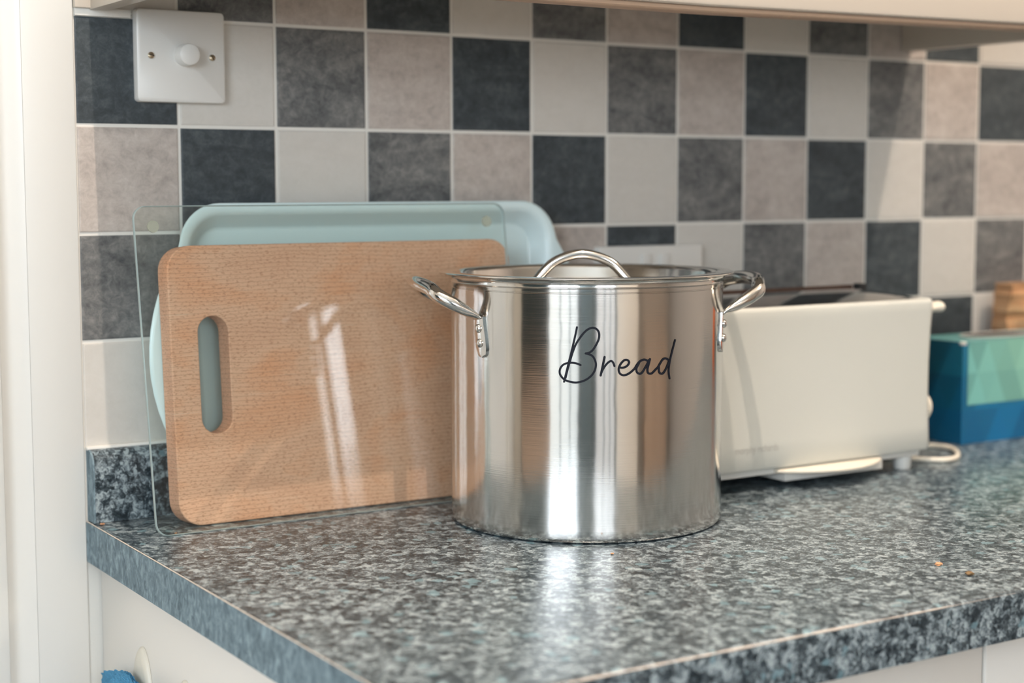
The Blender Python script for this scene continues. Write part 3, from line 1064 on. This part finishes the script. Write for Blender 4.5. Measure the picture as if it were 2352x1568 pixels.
# ------------------------------------------------------------------ toaster
TX0, TX1, TY0, TY1 = 0.4520, 0.7730, -0.2370, -0.0870
tcx, tcy = (TX0 + TX1) / 2, (TY0 + TY1) / 2
to = empty('toaster', (tcx, tcy, ZW))
tag(to, 'white toaster with dark shiny top standing to the side of the steel pot', 'toaster')
hwx, hwy = (TX1 - TX0) / 2, (TY1 - TY0) / 2
bm = bmesh.new()
rings = []
for z, ins, r_ in ((0.0225, 0.006, 0.008), (0.0228, 0.0015, 0.010), (0.0250, 0.0002, 0.010), (0.050, 0.0010, 0.010), (0.085, 0.0018, 0.010), (0.120, 0.0018, 0.010), (0.155, 0.0010, 0.010), (0.176, 0.0000, 0.010), (0.1835, -0.0004, 0.010), (0.1865, 0.0002, 0.010), (0.1885, 0.0020, 0.009), (0.1890, 0.0040, 0.008), (0.1880, 0.0058, 0.006), (0.1860, 0.0064, 0.006)):
    rings.append([(x, y, z) for x, y in rrect(hwx - ins, hwy - ins, r_, 6)])
bm_loft(bm, rings)
finish('body', bm, M['toaster'], to, smooth=True, auto=50)
# domed shiny top plate with the bread slot
bm = bmesh.new()
nx, ny = 24, 12
sx0, sx1, sy0, sy1 = -0.135, 0.130, -0.010, 0.022
X_ = sorted(set([-hwx + 0.0062 + (2 * hwx - 0.0124) * i / nx for i in range(nx + 1)] + [sx0, sx1]))
Y_ = sorted(set([-hwy + 0.0062 + (2 * hwy - 0.0124) * j / ny for j in range(ny + 1)] + [sy0, sy1]))
dome = lambda x, y: 0.1872 + 0.0115 * (1 - (y / hwy) ** 2) * (1 - (x / hwx) ** 6)
vv = {(i, j): bm.verts.new((x, y, dome(x, y))) for i, x in enumerate(X_) for j, y in enumerate(Y_)}
for i in range(len(X_) - 1):
    for j in range(len(Y_) - 1):
        mx_, my_ = (X_[i] + X_[i + 1]) / 2, (Y_[j] + Y_[j + 1]) / 2
        if sx0 < mx_ < sx1 and sy0 < my_ < sy1: continue
        bm.faces.new((vv[i, j], vv[i + 1, j], vv[i + 1, j + 1], vv[i, j + 1]))
tp = finish('top_plate', bm, M['plate'], to, smooth=True)
bm = bmesh.new()
o_ = [(sx0, sy0), (sx1, sy0), (sx1, sy1), (sx0, sy1)]
vr = [[bm.verts.new((x, y, dome(x, y) + 0.0002)) for x, y in o_], [bm.verts.new((x, y, 0.12)) for x, y in o_]]
for i in range(4):
    j = (i + 1) % 4
    bm.faces.new((vr[0][i], vr[0][j], vr[1][j], vr[1][i]))
bm.faces.new(vr[1])
finish('bread_slot', bm, M['slot'], tp)
box('slot_guide', sx1 + 0.002, sx1 + 0.012, sy1 - 0.010, sy1 + 0.002, 0.185, 0.2012, M['dark'], to, bevel=0.001)
# raised rim behind the slot
box('slot_rim', sx0, sx1, sy1, sy1 + 0.0025, 0.190, 0.1998, M['slot'], to, bevel=0.0006)
bm = bmesh.new()
pts = catmull([(hwx - 0.002, -0.056, 0.1765), (hwx + 0.010, -0.056, 0.1770), (hwx + 0.017, -0.056, 0.1776), (hwx + 0.0240, -0.056, 0.1776)], 4)
bm_tube(bm, pts, 0.0055, 14, True, flat=[(0.010, 0.0050 + 0.0014 * (i / 12)) for i in range(len(pts))])
finish('lever', bm, M['offwhite'], to, smooth=True)
bm = bmesh.new()
bm_lathe(bm, [(0.0175, 0.0), (0.0172, 0.005), (0.0155, 0.0072), (0.0, 0.0074)], 40)
for v in bm.verts: v.co = Vector((hwx - 0.0015 + v.co.z, v.co.x - 0.052, v.co.y + 0.0675))
finish('browning_dial', bm, M['offwhite'], to, smooth=True, auto=40)
# base skirt, crumb tray with curved tab, feet
box('base_plate', -hwx + 0.010, hwx - 0.012, -hwy + 0.008, hwy - 0.01, 0.0155, 0.0228, M['plastic'], to, bevel=0.0015)
box('crumb_tray', 0.5600 - tcx, 0.7000 - tcx, -hwy + 0.004, hwy - 0.02, 0.0070, 0.0200, M['plastic'], to, bevel=0.0008)
bm = bmesh.new()
x0_, x1_ = 0.5480 - tcx, 0.6960 - tcx
n_ = 24
front = [(x0_ + (x1_ - x0_) * i / n_, -hwy + 0.002 - 0.030 * (1 - (2 * i / n_ - 1) ** 2) ** 0.9) for i in range(n_ + 1)]
outl = front + [(x1_, -hwy + 0.012), (x0_, -hwy + 0.012)]
rings = [[(x, y + dy, z) for x, y in outl] for z, dy in ((0.0168, 0.003), (0.0180, 0.0), (0.0196, 0.0), (0.0206, 0.002))]
bm_loft(bm, rings)
finish('tray_tab', bm, M['offwhite'], to, smooth=True, auto=40)
for fx in (-0.1455, 0.1345):
    for fy in (-0.0545, 0.0545):
        bm = bmesh.new()
        bm_lathe(bm, [(0.0086, 0.0004), (0.0094, 0.0016), (0.0104, 0.0165)], 28, fx, fy)
        finish('foot', bm, M['plastic'], to, smooth=True, auto=40)
bm = bmesh.new()
pts = [(0.735, -0.105), (0.765, -0.150), (0.790, -0.190), (0.812, -0.2150), (0.838, -0.2120), (0.866, -0.1880), (0.884, -0.1600), (0.876, -0.1360), (0.840, -0.1180), (0.800, -0.0980), (0.780, -0.06), (0.800, -0.026)]
P = catmull([(x - tcx, y - tcy, 0.0036) for x, y in pts], 6)
bm_tube(bm, P, 0.0031, 12)
finish('power_cord', bm, M['offwhite'], to, smooth=True)
cv = bpy.data.curves.new('logo', 'FONT')
cv.body = 'morphy richards'
cv.size = 0.0115
cv.extrude = 0.0
tob = bpy.data.objects.new('logo', cv)
COL.objects.link(tob)
dg = bpy.context.evaluated_depsgraph_get()
me = bpy.data.meshes.new_from_object(tob.evaluated_get(dg))
bpy.data.objects.remove(tob, do_unlink=True)
xs = [v.co.x for v in me.vertices]
wd = max(xs) - min(xs)
for v in me.vertices:
    v.co = Vector((v.co.x / wd * 0.0575 + (0.4895 - tcx), -hwy + 0.00055, v.co.y * 0.95 + 0.0415))
me.materials.clear()
me.materials.append(M['logo'])
lg = bpy.data.objects.new('logo', me)
COL.objects.link(lg)
lg.parent = to

# ------------------------------------------------------------------ tissue box
TB = dict(x0=0.9255, x1=1.1450, y0=-0.1400, y1=-0.0560, h=0.1240)
tb = empty('tissue_box', (TB['x0'], TB['y0'], ZW + 0.0004))
tag(tb, 'teal and blue cardboard tissue box printed with triangles beside the toaster', 'tissue box')
w_, d_, h_ = TB['x1'] - TB['x0'], TB['y1'] - TB['y0'], TB['h']


def print_mat():
    m, nt, b = mat_new('printed_triangles')
    at = N(nt, 'ShaderNodeAttribute')
    at.attribute_name = 'print'
    nt.links.new(at.outputs['Color'], b.inputs['Base Color'])
    b.inputs['Roughness'].default_value = 0.35
    return m


PM = print_mat()


def lerp3(a, b, t):
    return tuple(a[k] + (b[k] - a[k]) * t for k in range(3))


def tri_print(bm, lay, o, ux, uy, W_, H_, colf, cell=0.044):
    """a sheet of printed triangles on the rectangle o + ux*W_ + uy*H_"""
    o, ux, uy = Vector(o), Vector(ux), Vector(uy)
    ni = max(2, int(round(W_ / cell)))
    nj = max(2, int(round(H_ / (cell * 0.9))))
    for j in range(nj):
        for i in range(-1, ni + 1):
            x0, x1 = i * W_ / ni, (i + 1) * W_ / ni
            sh = 0.5 * W_ / ni
            y0, y1 = j * H_ / nj, (j + 1) * H_ / nj
            a, b, c, d = (x0 + (sh if j % 2 else 0), y0), (x1 + (sh if j % 2 else 0), y0), (x0 + (0 if j % 2 else sh), y1), (x1 + (0 if j % 2 else sh), y1)
            tris = ((a, b, c), (b, d, c)) if j % 2 == 0 else ((a, d, c), (a, b, d))
            for t in tris:
                t = [(min(max(p[0], 0), W_), p[1]) for p in t]
                ar = abs((t[1][0] - t[0][0]) * (t[2][1] - t[0][1]) - (t[2][0] - t[0][0]) * (t[1][1] - t[0][1]))
                if ar < 1e-8: continue
                f = bm.faces.new([bm.verts.new(o + ux * p[0] + uy * p[1]) for p in t])
                u = sum(p[0] for p in t) / 3 / W_
                v = sum(p[1] for p in t) / 3 / H_
                col = colf(u, v)
                k = random.uniform(0.80, 1.18)
                for lp in f.loops:
                    lp[lay] = (min(1, col[0] * k), min(1, col[1] * k), min(1, col[2] * k), 1)


def printed(name, fn, parent):
    bm = bmesh.new()
    lay = bm.loops.layers.float_color.new('print')
    fn(bm, lay)
    return finish(name, bm, PM, parent)


navy, blue, teal, mint, olive = srgb(4, 56, 82)[:3], srgb(6, 94, 142)[:3], srgb(36, 128, 142)[:3], srgb(110, 172, 166)[:3], srgb(136, 180, 150)[:3]


def carton(bm, lay):
    def side(u, v):
        return lerp3(lerp3(navy, blue, 0.05 + 0.4 * (1 - v) * u), lerp3(navy, teal, 0.35), max(0, v - 0.25) * 1.1)
    tri_print(bm, lay, (0, d_, 0), (0, -1, 0), (0, 0, 1), d_, h_, side)
    tri_print(bm, lay, (0, 0, 0), (1, 0, 0), (0, 0, 1), w_, h_, lambda u, v: lerp3(blue, lerp3(blue, teal, 0.4), v))
    tri_print(bm, lay, (0, 0, h_), (1, 0, 0), (0, 1, 0), w_, d_, lambda u, v: lerp3(lerp3(teal, mint, 0.55), mint, u))
    tri_print(bm, lay, (w_, 0, 0), (0, 1, 0), (0, 0, 1), d_, h_, side)
    tri_print(bm, lay, (w_, d_, 0), (-1, 0, 0), (0, 0, 1), w_, h_, side)
    tri_print(bm, lay, (0, 0, 0), (1, 0, 0), (0, 1, 0), w_, d_, lambda u, v: navy)


printed('carton', carton, tb)


def flap(bm, lay):
    tri_print(bm, lay, (0.0085, -0.0007, 0.0475), (1, 0, 0), (0, 0, 1), w_ - 0.017, h_ - 0.0475, lambda u, v: lerp3(mint, olive, min(1, u * 1.3) * (0.4 + 0.6 * v)), 0.034)


printed('front_flap', flap, tb)
bm = bmesh.new()
ring = [(w_ * 0.50 + 0.062 * math.cos(2 * math.pi * k / 40), d_ * 0.50 + 0.026 * math.sin(2 * math.pi * k / 40)) for k in range(40)]
bm_loft(bm, [[(x, y, z) for x, y in ring] for z in (h_ + 0.0002, h_ + 0.0008)])
finish('opening', bm, M['opening'], tb)
bm = bmesh.new()
bm_tube(bm, [(x, y, h_ + 0.0012) for x, y in ring + ring[:1]], 0.0010, 6, False)
finish('opening_rim', bm, M['card'], tb)
box('worn_corner', -0.0006, 0.006, -0.0010, 0.006, h_ - 0.004, h_ + 0.0004, M['card'], tb, bevel=0.0015)

# ------------------------------------------------------------------ rough wooden block behind the tissue box


def log_mat():
    m, nt, b = mat_new('rough_log')
    tc = N(nt, 'ShaderNodeTexCoord')
    mp = N(nt, 'ShaderNodeMapping')
    mp.inputs['Scale'].default_value = (14, 14, 120)
    nt.links.new(tc.outputs['Object'], mp.inputs['Vector'])
    n1 = N(nt, 'ShaderNodeTexNoise')
    n1.inputs['Scale'].default_value = 1
    n1.inputs['Detail'].default_value = 5
    n1.inputs['Distortion'].default_value = 1.0
    nt.links.new(mp.outputs[0], n1.inputs['Vector'])
    r1 = ramp(nt, [(0.32, srgb(132, 92, 62)), (0.5, srgb(186, 140, 100)), (0.7, srgb(206, 166, 126))])
    nt.links.new(n1.outputs['Fac'], r1.inputs['Fac'])
    sep = N(nt, 'ShaderNodeSeparateXYZ')
    nt.links.new(tc.outputs['Object'], sep.inputs[0])
    n2 = N(nt, 'ShaderNodeTexNoise')
    n2.inputs['Scale'].default_value = 30
    nt.links.new(tc.outputs['Object'], n2.inputs['Vector'])
    a1 = N(nt, 'ShaderNodeMath', operation='MULTIPLY_ADD')
    a1.inputs[1].default_value = 0.06
    nt.links.new(n2.outputs['Fac'], a1.inputs[0])
    nt.links.new(sep.outputs['X'], a1.inputs[2])
    a2 = N(nt, 'ShaderNodeMath', operation='MULTIPLY_ADD')
    a2.inputs[1].default_value = -0.45
    nt.links.new(sep.outputs['Z'], a2.inputs[0])
    nt.links.new(a1.outputs[0], a2.inputs[2])
    r2 = ramp(nt, [(0.0, (0, 0, 0, 1)), (0.02, (1, 1, 1, 1))])
    nt.links.new(a2.outputs[0], r2.inputs['Fac'])
    mx = N(nt, 'ShaderNodeMix', data_type='RGBA')
    nt.links.new(r2.outputs['Color'], mx.inputs[0])
    nt.links.new(r1.outputs['Color'], mx.inputs[6])
    mx.inputs[7].default_value = srgb(104, 76, 54)
    nt.links.new(mx.outputs[2], b.inputs['Base Color'])
    b.inputs['Roughness'].default_value = 0.85
    return m


lo = empty('wooden_block', (1.164, -0.0130, ZW + 0.0005))
tag(lo, 'rough sawn wooden block with bark standing behind the tissue box', 'wood block')
bm = bmesh.new()
nz, nx_ = 26, 14
rings = []
for j in range(nz + 1):
    z = 0.1825 * j / nz
    t = j / nz
    ridge = 0.0016 * math.sin(j * 2.3) + random.uniform(-0.0010, 0.0010)
    xl_ = -0.063 + 0.016 * t + ridge
    xr_ = 0.070 - 0.006 * t + ridge
    ring = []
    for i in range(nx_ + 1):
        s = i / nx_
        ring.append((xl_ + (xr_ - xl_) * s, -0.034 + 0.003 * math.sin(s * 9 + j * 0.7) + ridge, z + (0.002 * math.sin(s * 7) if j == nz else 0)))
    for i in range(nx_, -1, -1):
        s = i / nx_
        ring.append((xl_ + (xr_ - xl_) * s, -0.0075, z))
    rings.append(ring)
bm_loft(bm, rings)
finish('log', bm, log_mat(), lo, smooth=False)
box('blue_tile', 0.022, 0.050, -0.0400, -0.0350, 0.140, 0.168, plain('ornament_blue', srgb(44, 80, 124), 0.4), lo, bevel=0.002)

# ------------------------------------------------------------------ hooks and cloth on the cabinet side


def hook(y, z, label):
    h = empty('adhesive_hook', (-0.0872, y, z))
    tag(h, label, 'hook', 'adhesive hooks on the cabinet side')
    bm = bmesh.new()
    rings = []
    out = []
    for k in range(40):
        a = 2 * math.pi * k / 40
        zz = math.sin(a)
        wv = math.cos(a) * (0.0230 if zz < 0 else 0.0230 * (1 - 0.22 * zz))
        out.append((wv, zz * 0.042 - 0.042))
    for s, x in ((1.0, 0.0), (1.0, -0.0015), (0.93, -0.0036), (0.78, -0.0050), (0.4, -0.0058)):
        rings.append([(x, p[0] * s, (p[1] + 0.042) * s - 0.042) for p in out])
    bm_loft(bm, rings)
    finish('hook_plate', bm, M['offwhite'], h, smooth=True, auto=60)
    bm = bmesh.new()
    pts = catmull([(-0.004, 0, -0.050), (-0.006, 0, -0.065), (-0.012, 0, -0.076), (-0.020, 0, -0.074), (-0.022, 0, -0.064)], 5)
    bm_tube(bm, pts, 0.0036, 12)
    finish('prong', bm, M['offwhite'], h, smooth=True)
    return h


hook(-0.1128, 0.8050, 'white plastic adhesive hook nearest the wall on the cabinet side')
hook(-0.2150, 0.8010, 'white plastic adhesive hook farther from the wall, second on the cabinet side')

cl = empty('terry_cloth', (-0.0880, -0.1130, 0.7825))
tag(cl, 'bright blue terry cloth hanging beside the adhesive hooks', 'cloth')
bm = bmesh.new()
rings = []
nr = 64
rnd = random.Random(3)
for j in range(70):
    t = (j / 69) ** 1.6
    z = -0.17 * t
    wy = 0.004 + 0.056 * min(1, t / 0.10) ** 0.80 * (1 - 0.1 * t)
    wx = 0.002 + 0.0045 * min(1, t * 6)
    ring = []
    for k in range(nr):
        a = 2 * math.pi * k / nr
        f = 1 + 0.16 * math.sin(a * 5 + t * 3) + rnd.uniform(-0.07, 0.07)
        ring.append((-0.0140 + wx * f * math.cos(a), wy * f * math.sin(a) + (0.004 * math.sin(a * 9)), z + rnd.uniform(-0.0012, 0.0012)))
    rings.append(ring)
bm_loft(bm, rings)
finish('cloth_body', bm, M['terry'], cl, smooth=False)

# ------------------------------------------------------------------ crumbs on the worktop


def crumb(x, y, r, mat, label, seed):
    rn = random.Random(seed)
    bm = bmesh.new()
    bmesh.ops.create_icosphere(bm, subdivisions=2, radius=r)
    for v in bm.verts:
        k = rn.uniform(0.65, 1.25)
        v.co = Vector((v.co.x * k * 1.2, v.co.y * k, v.co.z * k * 0.45))
    zmin = min(v.co.z for v in bm.verts)
    for v in bm.verts: v.co.z -= zmin
    o = finish('crumb', bm, mat)
    o.location = (x, y, ZW + 0.0001)
    tag(o, label, 'crumb', 'crumbs on the worktop')


crumb(0.4326, -0.5600, 0.0030, M['crumb'], 'orange crumb on the worktop near its front edge', 1)
crumb(0.4272, -0.5976, 0.0034, M['crumb_dark'], 'brown crumb right behind the front edge of the worktop', 2)
crumb(0.2320, -0.3800, 0.0013, M['crumb'], 'tiny orange crumb in front of the steel pot', 3)
crumb(-0.0500, -0.1000, 0.0012, M['crumb'], 'tiny crumb by the bottom corner of the glass board', 4)
crumb(-0.0930, -0.0260, 0.0018, M['crumb'], 'crumb in the corner at the end of the upstand', 5)
